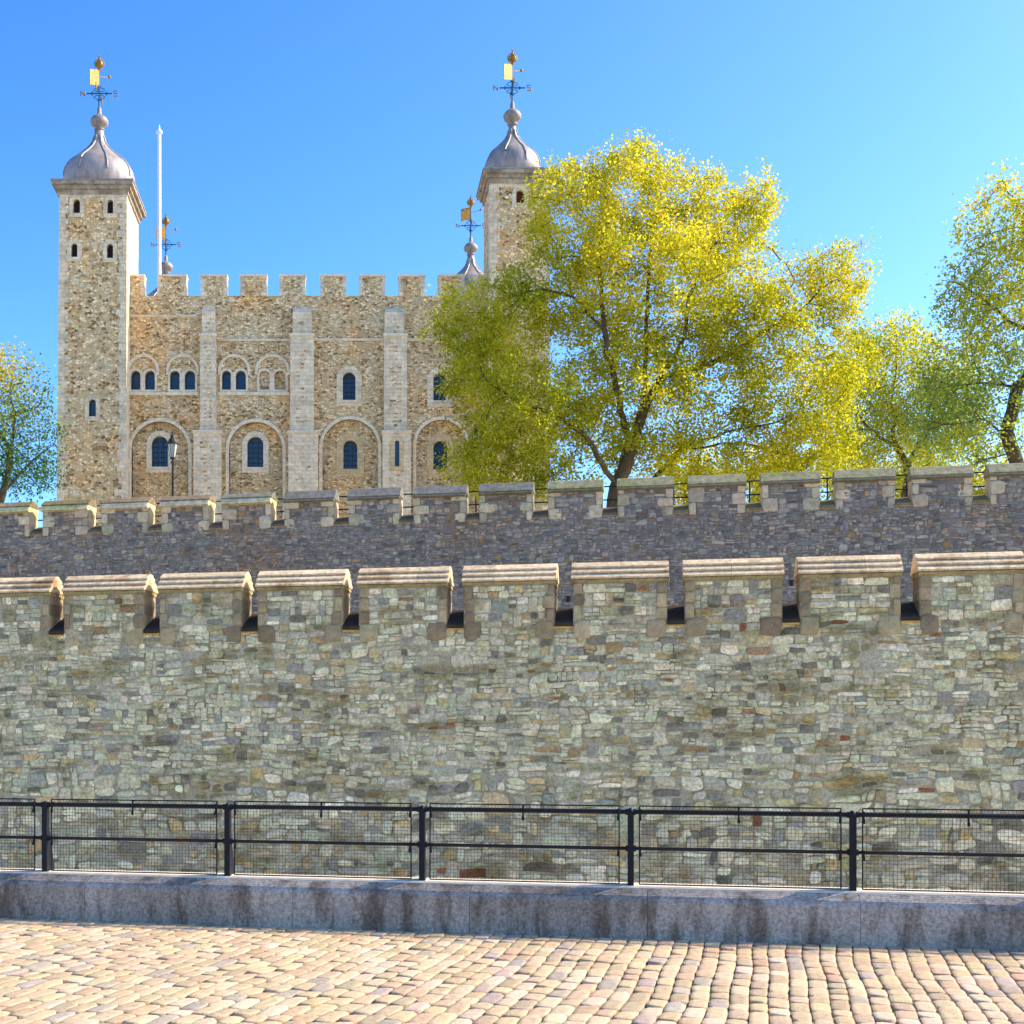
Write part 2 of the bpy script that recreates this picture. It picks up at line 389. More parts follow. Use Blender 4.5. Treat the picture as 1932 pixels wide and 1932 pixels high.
# ------------------------------------------------------------------ railing
NF = N0+.22
fence = empty('railing', wf(0, NF, .436), 'black iron railing with wire mesh panels on the granite kerb', 'railing')
posts = [s_at(x, NF) for x in (-242, 86, 430, 797, 1190, 1609, 2056)]
for _k in range(3): posts = [posts[0]-(posts[1]-posts[0])]+posts+[posts[-1]+(posts[-1]-posts[-2])]
zt, zr, zm, zb = 1.141, 1.087, .764, .452
for ps in posts:
    g = MB(); g.box((ps-.027, NF-.03, .437), (ps+.027, NF+.03, 1.075)); g.tube([(ps, NF, 1.07), (ps, NF, 1.10), (ps, NF, 1.122)], [.032, .034, .012], 12)
    for z in (zr, zm): g.tube([(ps-.045, NF, z), (ps+.045, NF, z)], .028, 10)
    p_ = g.build('post', M['iron'], fence, wall_frame)
    g = MB(); g.add([(ps-.006, NF+.03, .437), (ps-.006, NF+.20, .437), (ps-.006, NF+.03, 1.03), (ps+.006, NF+.03, .437), (ps+.006, NF+.20, .437), (ps+.006, NF+.03, 1.03)],
                    [(0, 1, 2), (3, 5, 4), (0, 3, 4, 1), (1, 4, 5, 2), (2, 5, 3, 0)])
    g.build('stay', M['iron'], p_, wall_frame)
for i in range(len(posts)-1):
    a, b = posts[i]+.03, posts[i+1]-.03
    g = MB(); g.tube([(a, NF, zr), (b, NF, zr)], .021, 10); g.build('top_rail', M['iron'], fence, wall_frame)
    g = MB(); g.tube([(a, NF, zm), (b, NF, zm)], .016, 10); g.build('middle_rail', M['iron'], fence, wall_frame)
    a += .045; b -= .07; nf = NF-.03
    g = MB()
    for (p0, p1) in (((a, zt), (b, zt)), ((a, zb), (b, zb)), ((a, zb), (a, zt)), ((b, zb), (b, zt))):
        g.tube([(p0[0], nf, p0[1]), (p1[0], nf, p1[1])], .0065, 6)
    fr = g.build('panel_frame', M['iron'], fence, wall_frame)
    g = MB(); nv = int((b-a)/.031)
    for k in range(1, nv):
        x = a+(b-a)*k/nv; g.box((x-.0012, nf-.0013, zb), (x+.0012, nf+.0013, zt))
    nh = 22
    for k in range(1, nh):
        z = zb+(zt-zb)*k/nh; g.box((a, nf+.0016, z-.0016), (b, nf+.0042, z+.0012))
    g.build('wire_mesh', M['wire'], fr, wall_frame)
    for x, z0, z1 in (((a+b)/2, zr-.085, zt), (a+.008, zr-.075, zr+.03), (b-.008, zr-.075, zr+.03), (a+.008, zm-.07, zm+.02), (b-.008, zm-.07, zm+.02)):
        g = MB(); g.box((x-.008, nf-.012, z0), (x+.008, nf-.006, z1)); g.box((x-.008, nf-.012, z1-.012), (x+.008, NF, z1)); g.box((x-.012, nf-.016, z0), (x+.012, nf-.0125, z0+.035))
        g.build('bracket', M['iron'], fence, wall_frame)

# ------------------------------------------------------------------ outer curtain wall
N1 = 30.0
outer = empty('outer_curtain_wall', wf(0, N1, -5), 'nearest crenellated wall of pale green-grey rubble with sandy stepped copings', 'castle wall')
PAL = [(.38, .385, .32), (.33, .35, .31), (.43, .44, .38), (.22, .235, .24), (.34, .31, .21), (.26, .19, .12), (.52, .52, .46), (.15, .15, .14), (.37, .30, .18), (.20, .09, .05)]
WT = [11, 9, 9, 4, 4, 1.0, 3.2, 1.6, .5, .06]
zsill, zc, zrg = EYE+2.33, EYE+3.19, EYE+3.66
TH = .76
starts = [122, 302, 487, 678, 876, 1082, 1293, 1510, 1736]
ends = [270, 456, 643, 845, 1046, 1257, 1474, 1700, 1932]
ms = [(s_at(a, N1), s_at(b, N1)) for a, b in zip(starts, ends)]
sp_ = (ms[-1][0]-ms[0][0])/8; mw_ = sum(b-a for a, b in ms)/len(ms); print('outer spacing', sp_, mw_)
ms = [(ms[0][0]-sp_*k, ms[0][0]-sp_*k+mw_) for k in (3, 2, 1)]+[(a, a+mw_) for a, b in ms]+[(ms[-1][0]+sp_*k, ms[-1][0]+sp_*k+mw_) for k in (1, 2)]
S0, S1 = ms[0][0]-1, ms[-1][1]+1
g = MB(); g.box((S0, N1, -5), (S1, N1+2.6, zsill-.75)); g.box((S0, N1+.0, zsill-.75), (S1, N1+TH, zsill-.03), 0)
to_face = lambda n0: (lambda u, v, h: np.stack([u, n0-h, v], 1))
r1 = split_rects(rng, S0, S1, zsill-3.3, zsill-.05, .26, .135, (.3, .5), 1.1)
r2 = split_rects(rng, S0, S1, -3.0, zsill-3.3, .34, .22, (.45, .75), 1.4)
def thin(r, f): return r[np.random.default_rng(5).random(len(r)) > f]
vis = lambda r: r[(r[:, 0] > s_at(-500, N1)) & (r[:, 0] < s_at(2700, N1))]
stones(g, thin(vis(r1), .035), rng, PAL, WT, to_face(N1), K=12, p=9, gap=.0045, relief=.015, jit=.025, warp=.018, mi=1, var=.14, tilt=.03, quad=.32)
stones(g, thin(vis(r2), .04), rng, [PAL[0], PAL[1], PAL[2], PAL[6], PAL[3], PAL[4], PAL[7], PAL[8], PAL[9]], [8, 6, 8, 5, 3, 5, 1.6, 1, .1], to_face(N1), K=12, p=5, gap=.008, relief=.024, jit=.05, warp=.035, mi=1, var=.24, tilt=.04, quad=.30)
g.build('wall_face', [M['outer_mortar'], M['outer']], outer, wall_frame)
QP = [(.30, .27, .19), (.25, .22, .16), (.34, .31, .22), (.20, .175, .13)]
for mi_, (a, b) in enumerate(ms):
    g = MB(); g.box((a, N1, zsill-.03), (b, N1+TH, zc), 0, (.2, .17, .13))
    # dressed corner blocks
    for side in (0, 1):
        z = zsill-.34
        while z < zc-.05:
            h = .40 if z < zsill-.1 else rng.uniform(.22, .34)
            if zc-(z+h) < .14: h = zc-z
            w_ = rng.uniform(.34, .46) if z < zsill-.1 else rng.uniform(.13, .26)
            x0, x1 = (a-.004, a+w_) if side == 0 else (b-w_, b+.004)
            stones(g, np.array([(x0, z, x1-x0, h)]), rng, QP, [3, 3, 2, 2], to_face(N1-.008), K=12, p=11, gap=.004, relief=.026, jit=.008, warp=0, mi=1, var=.12)
            if side: g.box((b-.02, N1+.002, z+.004), (b+.012, N1+TH-.004, z+h-.004), 1, QP[rng.randrange(4)])
            else: g.box((a-.012, N1+.002, z+.004), (a+.02, N1+TH-.004, z+h-.004), 1, QP[rng.randrange(4)])
            z += h
    rr = split_rects(rng, a+.2, b-.2, zsill-.06, zc-.02, .27, .16, (.25, .4), .9)
    stones(g, rr, rng, PAL, WT, to_face(N1), K=12, p=10, gap=.005, relief=.016, jit=.02, warp=.004, mi=2, var=.28, tilt=.02, quad=.15)
    o = g.build('merlon', [M['outer_mortar'], M['dressed'], M['outer']], outer, wall_frame)
    # stepped gabled coping: moulding and three overlapping courses each side
    cc = MB(); nm = N1+TH/2; sand = (.88, .66, .39)
    prof_ext(cc, [(N1-.05, zc+.02), (N1-.05, zc+.055), (N1-.02, zc+.075), (N1+TH+.02, zc+.075), (N1+TH+.05, zc+.055), (N1+TH+.05, zc+.02), (N1+TH-.02, zc-.03), (N1+.02, zc-.03)], a-.03, b+.03, 0, (.44, .36, .17))
    hgt = zrg-zc-.075; half = TH/2+.10
    # courses, jointed along the length
    nj = rng.choice((2, 3)); cuts = [a-.05]+[a+(b-a)*(k+rng.uniform(-.06, .06))/nj for k in range(1, nj)]+[b+.05]
    for k in range(nj):
        x0, x1 = cuts[k]+.003, cuts[k+1]-.003
        L = [(.48, 0), (.48, .035), (.335, .125), (.365, .13), (.365, .165), (.22, .25), (.25, .255), (.25, .29), (.09, .385), (.03, .40)]
        prof2 = [(nm-d, zc+.075+z) for d, z in L]+[(nm+d, zc+.075+z) for d, z in L[::-1]]
        t = rng.uniform(.85, 1.1); prof_ext(cc, prof2, x0, x1, 0, (sand[0]*t, sand[1]*t, sand[2]*t))
    cc.build('coping', M['coping'], o, wall_frame)
for i in range(len(ms)-1):
    a, b = ms[i][1], ms[i+1][0]
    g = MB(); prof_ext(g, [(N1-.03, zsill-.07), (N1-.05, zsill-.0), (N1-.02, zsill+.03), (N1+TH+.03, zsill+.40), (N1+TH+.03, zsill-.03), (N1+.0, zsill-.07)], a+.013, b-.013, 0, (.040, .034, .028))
    prof_ext(g, [(N1-.045, zsill-.11), (N1-.055, zsill-.072), (N1+.1, zsill-.072), (N1+.1, zsill-.11)], a+.013, b-.013, 0, (.38, .29, .10))
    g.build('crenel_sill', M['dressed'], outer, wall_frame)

# ------------------------------------------------------------------ inner curtain wall
N2 = 50.0
inner = empty('inner_curtain_wall', wf(0, N2, -5), 'taller shaded blue-grey crenellated wall rising between outer wall and keep', 'castle wall')
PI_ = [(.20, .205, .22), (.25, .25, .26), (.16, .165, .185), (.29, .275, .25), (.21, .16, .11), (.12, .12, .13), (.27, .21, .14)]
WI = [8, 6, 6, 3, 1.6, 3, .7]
z2s, z2c, z2t = EYE+7.77, EYE+8.66, EYE+9.06
T2 = .7
st2 = [81, 192, 305, 420, 537, 658, 781, 905, 1035, 1166, 1300, 1438, 1577, 1721, 1868]
ss2 = [s_at(x, N2) for x in st2]; spc = (ss2[-1]-ss2[0])/14; print('inner spacing', spc)
w2 = spc*.775
m2 = [(ss2[0]-spc*k, ss2[0]-spc*k+w2) for k in (3, 2, 1)]+[(a, a+w2) for a in ss2]+[(ss2[-1]+spc*k, ss2[-1]+spc*k+w2) for k in (1, 2)]
A0, A1 = m2[0][0]-1, m2[-1][1]+1
g = MB(); g.box((A0, N2, -5), (A1, N2+3.2, z2s-.9)); g.box((A0, N2, z2s-.9), (A1, N2+T2, z2s-.03))
r3 = split_rects(rng, A0, A1, z2s-3.0, z2s-.04, .21, .11, (.3, .5), 1.0)
r4 = split_rects(rng, A0, A1, z2s-5.4, z2s-3.0, .23, .125, (.3, .5), 1.0)
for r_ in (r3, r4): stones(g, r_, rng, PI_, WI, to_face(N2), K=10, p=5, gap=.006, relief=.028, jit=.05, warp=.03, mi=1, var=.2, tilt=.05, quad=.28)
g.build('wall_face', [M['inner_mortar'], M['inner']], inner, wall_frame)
QI = [(.46, .43, .35), (.40, .38, .31), (.50, .46, .38), (.34, .33, .28)]
for i, (a, b) in enumerate(m2):
    g = MB(); g.box((a, N2, z2s-.03), (b, N2+T2, z2c), 0)
    for side in (0, 1):
        z = z2s-.14; k = rng.randrange(2)
        while z < z2c-.05:
            h = rng.uniform(.3, .5)
            if z2c-(z+h) < .2: h = z2c-z
            w_ = .48 if k % 2 else .24; k += 1; w_ *= rng.uniform(.8, 1.2)
            x0, x1 = (a-.004, a+w_) if side == 0 else (b-w_, b+.004)
            stones(g, np.array([(x0, z, x1-x0, h)]), rng, QI, [3, 3, 2, 2], to_face(N2-.012), K=12, p=12, gap=.002, relief=.03, jit=.01, warp=0, mi=1, var=.1)
            xs = (b-.02, b+.012) if side else (a-.012, a+.02)
            g.box((xs[0], N2+.004, z+.002), (xs[1], N2+T2-.004, z+h-.002), 1, QI[rng.randrange(3)])
            z += h
    rr = split_rects(rng, a+.25, b-.25, z2s-.05, z2c-.02, .25, .14, (.25, .4), .9)
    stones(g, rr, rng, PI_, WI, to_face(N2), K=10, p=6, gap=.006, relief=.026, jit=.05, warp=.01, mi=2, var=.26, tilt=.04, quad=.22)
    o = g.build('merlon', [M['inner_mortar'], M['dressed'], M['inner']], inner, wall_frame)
    cc = MB(); t = min(1, max(0, (i-3)/10))
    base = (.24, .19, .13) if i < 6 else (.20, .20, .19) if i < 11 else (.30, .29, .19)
    nm = N2+T2/2
    lo = .13 if i < 7 else .0
    prof_ext(cc, [(N2-.07, z2c+lo), (N2-.09, z2c+lo+.05), (nm-.12, z2t-.03), (nm, z2t), (nm+.12, z2t-.03), (N2+T2+.12, z2c+lo+.05), (N2+T2+.1, z2c+lo)], a-.04, b+.04, 0, base)
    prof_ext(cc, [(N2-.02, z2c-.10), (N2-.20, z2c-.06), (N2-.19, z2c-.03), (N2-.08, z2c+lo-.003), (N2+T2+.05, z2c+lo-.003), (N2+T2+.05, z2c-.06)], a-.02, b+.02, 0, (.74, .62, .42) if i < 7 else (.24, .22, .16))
    cc.build('coping', M['inner_coping'], o, wall_frame)
for i in range(len(m2)-1):
    a, b = m2[i][1], m2[i+1][0]
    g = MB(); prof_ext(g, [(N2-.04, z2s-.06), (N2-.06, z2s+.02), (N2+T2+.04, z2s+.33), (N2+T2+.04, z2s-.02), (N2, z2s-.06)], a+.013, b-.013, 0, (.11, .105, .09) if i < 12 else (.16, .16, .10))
    prof_ext(g, [(N2-.05, z2s-.10), (N2-.05, z2s-.062), (N2+.05, z2s-.062), (N2+.05, z2s-.10)], a+.013, b-.013, 0, (.30, .22, .13))
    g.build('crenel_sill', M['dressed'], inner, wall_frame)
for px, py in ((1493, 1101), (1072, 1131), (1300, 1133)):
    sx = s_at(px, N2); Y = -sx*sa+N2*ca; z = EYE+(PY-py)*Y/F
    g = MB(); g.box((sx-.06, N2-.06, z-.09), (sx+.06, N2+.01, z+.09)); g.box((sx-.09, N2-.05, z+.09), (sx+.09, N2+.01, z+.12))
    g.build('drain_hole', M['louvre'], inner, wall_frame)
hr = empty('handrail', wf(0, N2+2.4, EYE+6.87), 'thin black handrail seen through the gaps of the blue-grey wall', 'handrail')
for z in (9.15, 8.65):
    g = MB(); g.tube([(A0, N2+2.4, EYE+z), (A1, N2+2.4, EYE+z)], .028, 6); g.build('rail', M['iron'], hr, wall_frame)
x = A0
while x < A1:
    g = MB(); g.tube([(x, N2+2.4, EYE+6.87), (x, N2+2.4, EYE+9.17)], .03, 6); g.build('post', M['iron'], hr, wall_frame); x += 2.2*spc/2

# ------------------------------------------------------------------ the keep
YT, YW = 99.0, 100.7
def fx(px, Y): return (px-PX)*Y/F
def fz(py, Y): return EYE+(PY-py)*Y/F
keep = empty('castle_keep', (fx(580, YT), YT+15, 6.0), 'great pale stone keep with domed corner turrets and round-arched windows', 'castle keep')
def arch(x0, x1, zb, zt, n=12):
    r = (x1-x0)/2; c = (x0+x1)/2; zs = zt-r
    return [(x0, zb), (x1, zb)]+[(c+r*math.cos(math.pi*k/n), zs+r*math.sin(math.pi*k/n)) for k in range(n+1)]
def holed(mb, outer_, holes, y, depth, mi=0, mi_rev=0):
    loops = [[Vector((x, z, 0)) for x, z in l] for l in [outer_]+holes]
    flat = [p for l in loops for p in l]; tris = tessellate_polygon(loops)
    V = [(p.x, y, p.y) for p in flat]; fs = []
    for t in tris:
        a, b, c = [flat[i] for i in t]
        ar = (b-a).cross(c-a).z
        fs.append(t if ar > 0 else t[::-1])
    mb.add(V, fs, mi)
    for h in holes:
        k = len(h); v = [(x, y, z) for x, z in h]+[(x, y+depth, z) for x, z in h]
        mb.add(v, [(i, (i+1) % k, k+(i+1) % k, k+i) for i in range(k)], mi_rev)
def ring(mb, o, i_, y0, y1, mi=0, closed=True):
    k = len(o); V = [(x, y0, z) for x, z in o]+[(x, y0, z) for x, z in i_]+[(x, y1, z) for x, z in o]+[(x, y1, z) for x, z in i_]
    fs = []
    for a in range(k if closed else k-1):
        b = (a+1) % k
        fs += [(a, b, k+b, k+a), (a, 2*k+a, 2*k+b, b), (k+a, k+b, 3*k+b, 3*k+a)]
    mb.add(V, fs, mi)
def arch_open(x0, x1, zb, zt, n=20):
    r = (x1-x0)/2; c = (x0+x1)/2; zs = zt-r
    return [(x1, zb)]+[(c+r*math.cos(math.pi*k/n), zs+r*math.sin(math.pi*k/n)) for k in range(n+1)]+[(x0, zb)]
def make_window(x0, x1, zb, zt, y, rev, fr, mat, parent=None, glass='glass', bars=(3, 5), sill=True, name='window', frame_b=None, proud=.05):
    """surround flush on the wall, reveal depth rev, pane and bars set back"""
    g = MB(); fb = fr if frame_b is None else frame_b
    if isinstance(fr, (int, float)):
        o_ = arch(x0-fr, x1+fr, zb-fb, zt+fr); i_ = arch(x0, x1, zb, zt); ring(g, o_, i_, y-proud, y+rev*.6)
    if sill: g.box((x0-.12, y-proud-.06, zb-.16), (x1+.12, y+rev*.6, zb-.004))
    w = g.build(name, mat, parent or keep)
    g = MB(); a = arch(x0-.02, x1+.02, zb-.02, zt+.02); g.add([(x, y+rev-.02, z) for x, z in a], [list(range(len(a)))])
    g.build('pane', M[glass], w)
    if bars:
        g = MB(); nx, nz = bars
        for k in range(1, nx):
            x = x0+(x1-x0)*k/nx; r = (x1-x0)/2; top = zt-r+math.sqrt(max(0, r*r-(x-(x0+x1)/2)**2)); g.box((x-.025, y+rev-.07, zb), (x+.025, y+rev-.025, top))
        for k in range(1, nz):
            z = zb+(zt-zb)*k/nz; r = (x1-x0)/2; hw = r if z < zt-r else math.sqrt(max(0, r*r-(z-zt+r)**2)); c = (x0+x1)/2; g.box((c-hw, y+rev-.074, z-.02), (c+hw, y+rev-.03, z+.02))
        g.build('glazing_bars', M['lead_bar'], w)
    return w
ZG = 6.0
xL, xR = fx(236, YW), fx(930, YW); zpar = fz(558, YW)
# main west wall
holes = []; blind = []; wins = []
for (a, b, t) in ((248.5, 355.5, 795), (432, 533, 796), (608.5, 713, 791), (785.5, 879.5, 792)):
    blind.append((fx(a, YW), fx(b, YW), fz(t, YW))); holes.append(arch(fx(a, YW), fx(b, YW), ZG+.02, fz(t, YW), 20))
tw = [(247.5, 265), (274, 292.3), (321, 339), (349, 368), (419, 435.6), (445, 464)]
bl = [(489.5, 508.7), (518, 538.6)]
for a, b in tw+bl: holes.append(arch(fx(a, YW), fx(b, YW), fz(735.5, YW), fz(699.6, YW)))
up = [(646.8, 670.7, 702.3, 755), (817.6, 841, 704, 756)]
for a, b, t, bt in up: holes.append(arch(fx(a, YW), fx(b, YW), fz(bt, YW), fz(t, YW)))
g = MB(); holed(g, [(xL, ZG), (xR, ZG), (xR, zpar), (xL, zpar)], holes, YW, .45)
g.add([(xL, YW, zpar), (xR, YW, zpar), (xR, YW+1.2, zpar), (xL, YW+1.2, zpar), (xL, YW+1.2, zpar-1.6), (xR, YW+1.2, zpar-1.6)], [(0, 1, 2, 3), (3, 2, 5, 4)])
YB = YW+.45
lw = [(286.6, 317, 823, 881), (466.8, 496.7, 824, 881.7), (648, 674, 831, 885), (817.6, 843.4, 832, 885.6)]
for (x0, x1, t), (a, b, t2, bt) in zip(blind, lw):
    holed(g, [(x0-.3, ZG), (x1+.3, ZG), (x1+.3, t+.3), (x0-.3, t+.3)], [arch(fx(a, YB), fx(b, YB), fz(bt, YB), fz(t2, YB))], YB-.003, .4)
g.build('front_wall', M['rubble'], keep)
# other walls and the roof
g = MB(); KX0, KX1, KY1 = fx(112, YT)+.3, fx(1033, YT)-.3, YT+32
g.add([(KX0, YW, ZG), (KX1, YW, ZG), (KX1, KY1, ZG), (KX0, KY1, ZG), (KX0, YW, zpar), (KX1, YW, zpar), (KX1, KY1, zpar), (KX0, KY1, zpar)], [(1, 2, 6, 5), (2, 3, 7, 6), (3, 0, 4, 7)])
g.build('side_walls', M['rubble'], keep)
g = MB(); g.box((KX0+.1, YW+1.1, zpar-2.0), (KX1-.1, KY1-.1, zpar-1.6)); g.build('roof', M['lead'], keep)
# merlons
for a, b in ((240, 271.5), (298.3, 351), (379, 427.7), (453.6, 502.7), (527.7, 575.8), (605, 652.4), (678.4, 725.8), (753, 801), (827.7, 876), (903, 925)):
    g = MB(); x0, x1 = fx(a, YW), fx(b, YW); zt_ = fz(522, YW); g.box((x0, YW, zpar), (x1, YW+.9, zt_)); 
    for xx, sgn in ((x0, 1), (x1, -1)):
        z = zpar
        k = 0
        while z < zt_-.05:
            h = min(.32, zt_-z); w_ = (.34, .2)[k % 2]*rng.uniform(.8, 1.3); k += 1
            xa, xb = sorted((xx-sgn*.02, xx+sgn*w_)); g.box((xa, YW-.03, z+.01), (xb, YW+.93, z+h-.01), 1); z += h
    o = g.build('merlon', [M['rubble'], M['ashlar']], keep)
    g = MB(); g.box((x0-.06, YW-.06, zt_), (x1+.06, YW+.96, zt_+.16)); g.build('coping', M['ashlar_clean'], o)
# string courses
for a, b, y in ((243, 372, 597), (411, 547, 642), (592, 724, 641), (768, 925, 641)):
    g = MB(); g.box((fx(a, YW), YW-.09, fz(y, YW)-.09), (fx(b, YW), YW+.02, fz(y, YW)+.09)); g.build('string_course', M['ashlar'], keep)
for a, b in ((243, 376), (411, 546)):
    g = MB(); g.box((fx(a, YW), YW-.12, fz(746, YW)), (fx(b, YW), YW+.03, fz(740.5, YW))); g.build('sill_course', M['ashlar_clean'], keep)
# blind arch rings
for x0, x1, t in blind:
    g = MB(); ring(g, arch_open(x0-.24, x1+.24, ZG, t+.24), arch_open(x0, x1, ZG, t), YW-.06, YW+.46, 0, False); g.build('blind_arch', M['ashlar_clean'], keep)
for i, (a, b, t, bt) in enumerate(lw):
    make_window(fx(a, YB), fx(b, YB), fz(bt, YB), fz(t, YB), YB, .38, .40 if i < 2 else .5, M['ashlar_clean'] if i < 2 else M['ashlar_tan'], bars=(3, 6))
for a, b, t, bt in up:
    make_window(fx(a, YW), fx(b, YW), fz(bt, YW), fz(t, YW), YW, .43, .45, M['ashlar_tan'] if 0 else M['ashlar'], bars=(3, 6))
for a, b in tw: make_window(fx(a, YW), fx(b, YW), fz(735.5, YW), fz(699.6, YW), YW, .43, .17, M['ashlar_clean'], bars=None, sill=False)
for a, b in bl:
    w = make_window(fx(a, YW), fx(b, YW), fz(735.5, YW), fz(699.6, YW), YW, .2, .17, M['ashlar_clean'], glass='glass', bars=None, sill=False, name='blocked_window')
    w.children[0].data.materials[0] = M['rubble']; w.children[0].name = 'blocking'
for a, b in ((246, 295), (319, 370), (417, 467), (486, 542)):
    x0, x1 = fx(a, YW), fx(b, YW); t = fz(673.5, YW); g = MB()
    ring(g, arch_open(x0-.2, x1+.2, fz(708, YW), t+.2), arch_open(x0, x1, fz(708, YW), t), YW-.10, YW+.02, 0, False)
    g.box(((x0+x1)/2-.12, YW-.08, fz(740, YW)), ((x0+x1)/2+.12, YW-.03, fz(703, YW)))
    g.build('relieving_arch', M['ashlar_clean'], keep)
# buttresses
for (u0, u1, m0, m1, l0, l1, top) in ((380.5, 405.7, 377, 407, 365, 416.5, 586), (552, 588.6, 547.6, 592, 544, 600, 589), (725.8, 763, 724.6, 768, 722, 775, 589)):
    g = MB()
    for (a, b, yt, yb, pr) in ((u0, u1, top, 631, .45), (m0, m1, 633, 812, .62), (l0, l1, 816, None, .9)):
        Y = YW-pr; z1 = fz(yt, Y); z0 = ZG if yb is None else fz(yb, Y)
        g.box((fx(a, Y), Y, z0-.05), (fx(b, Y), YW+.05, z1))
    # sloped tops
    for (a, b, yt, pr, rise) in ((u0, u1, top, .45, .45), (m0, m1, 633, .62, .12), (l0, l1, 816, .9, .22)):
        Y = YW-pr; x0, x1 = fx(a, Y), fx(b, Y); z = fz(yt, Y)
        V = [(x0, Y, z+.003), (x1, Y, z+.003), (x1, YW, z+.003), (x0, YW, z+.003), (x0+.05, YW, z+rise), (x1-.05, YW, z+rise)]
        g.add(V, [(0, 1, 5, 4), (1, 2, 5), (3, 0, 4), (2, 3, 4, 5)], 0)
    # rubble patches let into the ashlar, one per course cell
    for (a, b, yt, yb, pr, dens) in ((u0, u1, top+6, 629, .45, .5), (m0, m1, 642, 806, .62, .55), (l0, l1, 830, 932, .9, .5)):
        if l0 == 544: dens *= .45
        Y = YW-pr; xa, xb = fx(a, Y), fx(b, Y); z = fz(yb, Y); wv = xb-xa
        while z < fz(yt, Y)-.25:
            nx = 3 if pr < .8 else 4; x = xa+.24*wv; cw = .52*wv/nx
            for k in range(nx):
                if rng.random() < dens: g.box((x+k*cw+.01, Y-.006, z+rng.uniform(.02, .08)), (x+(k+1)*cw-.01, Y+.01, z+rng.uniform(.16, .26)), 1)
            z += .30
    o = g.build('buttress', [M['ashlar'], M['rubble']], keep)
    for (a, b, y, pr) in ((m0-1.5, m1+1.5, 631, .62), (l0-2, l1+2, 814, .9)):
        Y = YW-pr; g = MB(); g.box((fx(a, Y), Y-.09, fz(y, Y)-.1), (fx(b, Y), YW-.01, fz(y, Y)+.07)); g.build('offset_band', M['ashlar_clean'], o)
Yb = YW-.9-.02
make_window(fx(745, Yb), fx(753.5, Yb), fz(880, Yb), fz(831, Yb), Yb, .03, .3, M['ashlar_tan'], bars=None, sill=False, proud=.04)

# ---- corner turrets
def turret(X0, X1, X0b, X1b, yc, depth, wlist, Y0, tm, small=False):
    zt_ = fz(yc, Y0); g = MB()
    def lerp(t, a, b): return a+(b-a)*t
    fr_ = [(X0b, ZG), (X1b, ZG), (X1, zt_), (X0, zt_)]
    holes = [arch(fx(a, Y0), fx(b, Y0), fz(d, Y0), fz(c, Y0), 8) for a, b, c, d in wlist]
    holed(g, fr_, holes, Y0, .4, 0)
    D = depth
    V = [(X0b, Y0, ZG), (X1b, Y0, ZG), (X1b, Y0+D, ZG), (X0b, Y0+D, ZG), (X0, Y0, zt_), (X1, Y0, zt_), (X1, Y0+D, zt_), (X0, Y0+D, zt_)]
    g.add(V, [(1, 2, 6, 5)], 1); g.add(V, [(2, 3, 7, 6), (3, 0, 4, 7), (4, 5, 6, 7)], 0)
    # pale quoins, toothed into the rubble
    z = ZG; k = 0
    while z < zt_-.1:
        h = min(.42*rng.uniform(.8, 1.2), zt_-z); t = (z-ZG)/(zt_-ZG)
        la, ra = lerp(t, X0b, X0), lerp(t, X1b, X1); k += 1
        wl = (.48, .72)[k % 2]*rng.uniform(.85, 1.06); wr = (.38, .62)[k % 2]*rng.uniform(.8, 1.3)
        if not small or True:
            g.box((la-.03, Y0-.035, z+.004), (la+wl, Y0+.5, z+h-.004), 1)
            g.box((ra-wr, Y0-.035, z+.004), (ra+.03, Y0+.5, z+h-.004), 1)
        if z > zt_-1.6: g.box((la+wl+.004, Y0-.02, z+.004), (ra-wr-.004, Y0+.1, z+h-.004), 1) if (zt_-z < .5) else None
        z += h
    o = g.build('turret', [tm, M['ashlar']], keep)
    g = MB(); cx = (X0+X1)/2
    e = .22
    for (ex, za, zb_) in ((.12, zt_-.05, zt_+.28), (.30, zt_+.28, zt_+.55), (.50, zt_+.55, zt_+.80)):
        g.box((X0-ex, Y0-ex, za), (X1+ex, Y0+D+ex, zb_-.003))
    g.build('cornice', M['cornice'], o)
    g = MB(); ex = .56; g.add([(X0-ex, Y0-ex, zt_+.8), (X1+ex, Y0-ex, zt_+.8), (X1+ex, Y0+D+ex, zt_+.8), (X0-ex, Y0+D+ex, zt_+.8),
                              (X0-ex, Y0-ex, zt_+.9), (X1+ex, Y0-ex, zt_+.9), (X1+ex, Y0+D+ex, zt_+.9), (X0-ex, Y0+D+ex, zt_+.9),
                              (X0+.3, Y0+.3, zt_+1.12), (X1-.3, Y0+.3, zt_+1.12), (X1-.3, Y0+D-.3, zt_+1.12), (X0+.3, Y0+D-.3, zt_+1.12)],
                             [(0, 1, 5, 4), (1, 2, 6, 5), (2, 3, 7, 6), (3, 0, 4, 7), (4, 5, 9, 8), (5, 6, 10, 9), (6, 7, 11, 10), (7, 4, 8, 11), (8, 9, 10, 11), (3, 2, 1, 0)])
    g.build('roof_edge', M['lead'], o)
    for a, b, c, d in wlist:
        gl = 'brown' if 974 in (a, b) else 'louvre'
        make_window(fx(a, Y0), fx(b, Y0), fz(d, Y0), fz(c, Y0), Y0, .35, .30, M['ashlar'], glass='glass' if c > 700 else gl, bars=None, sill=False, proud=.045)
    return o, zt_
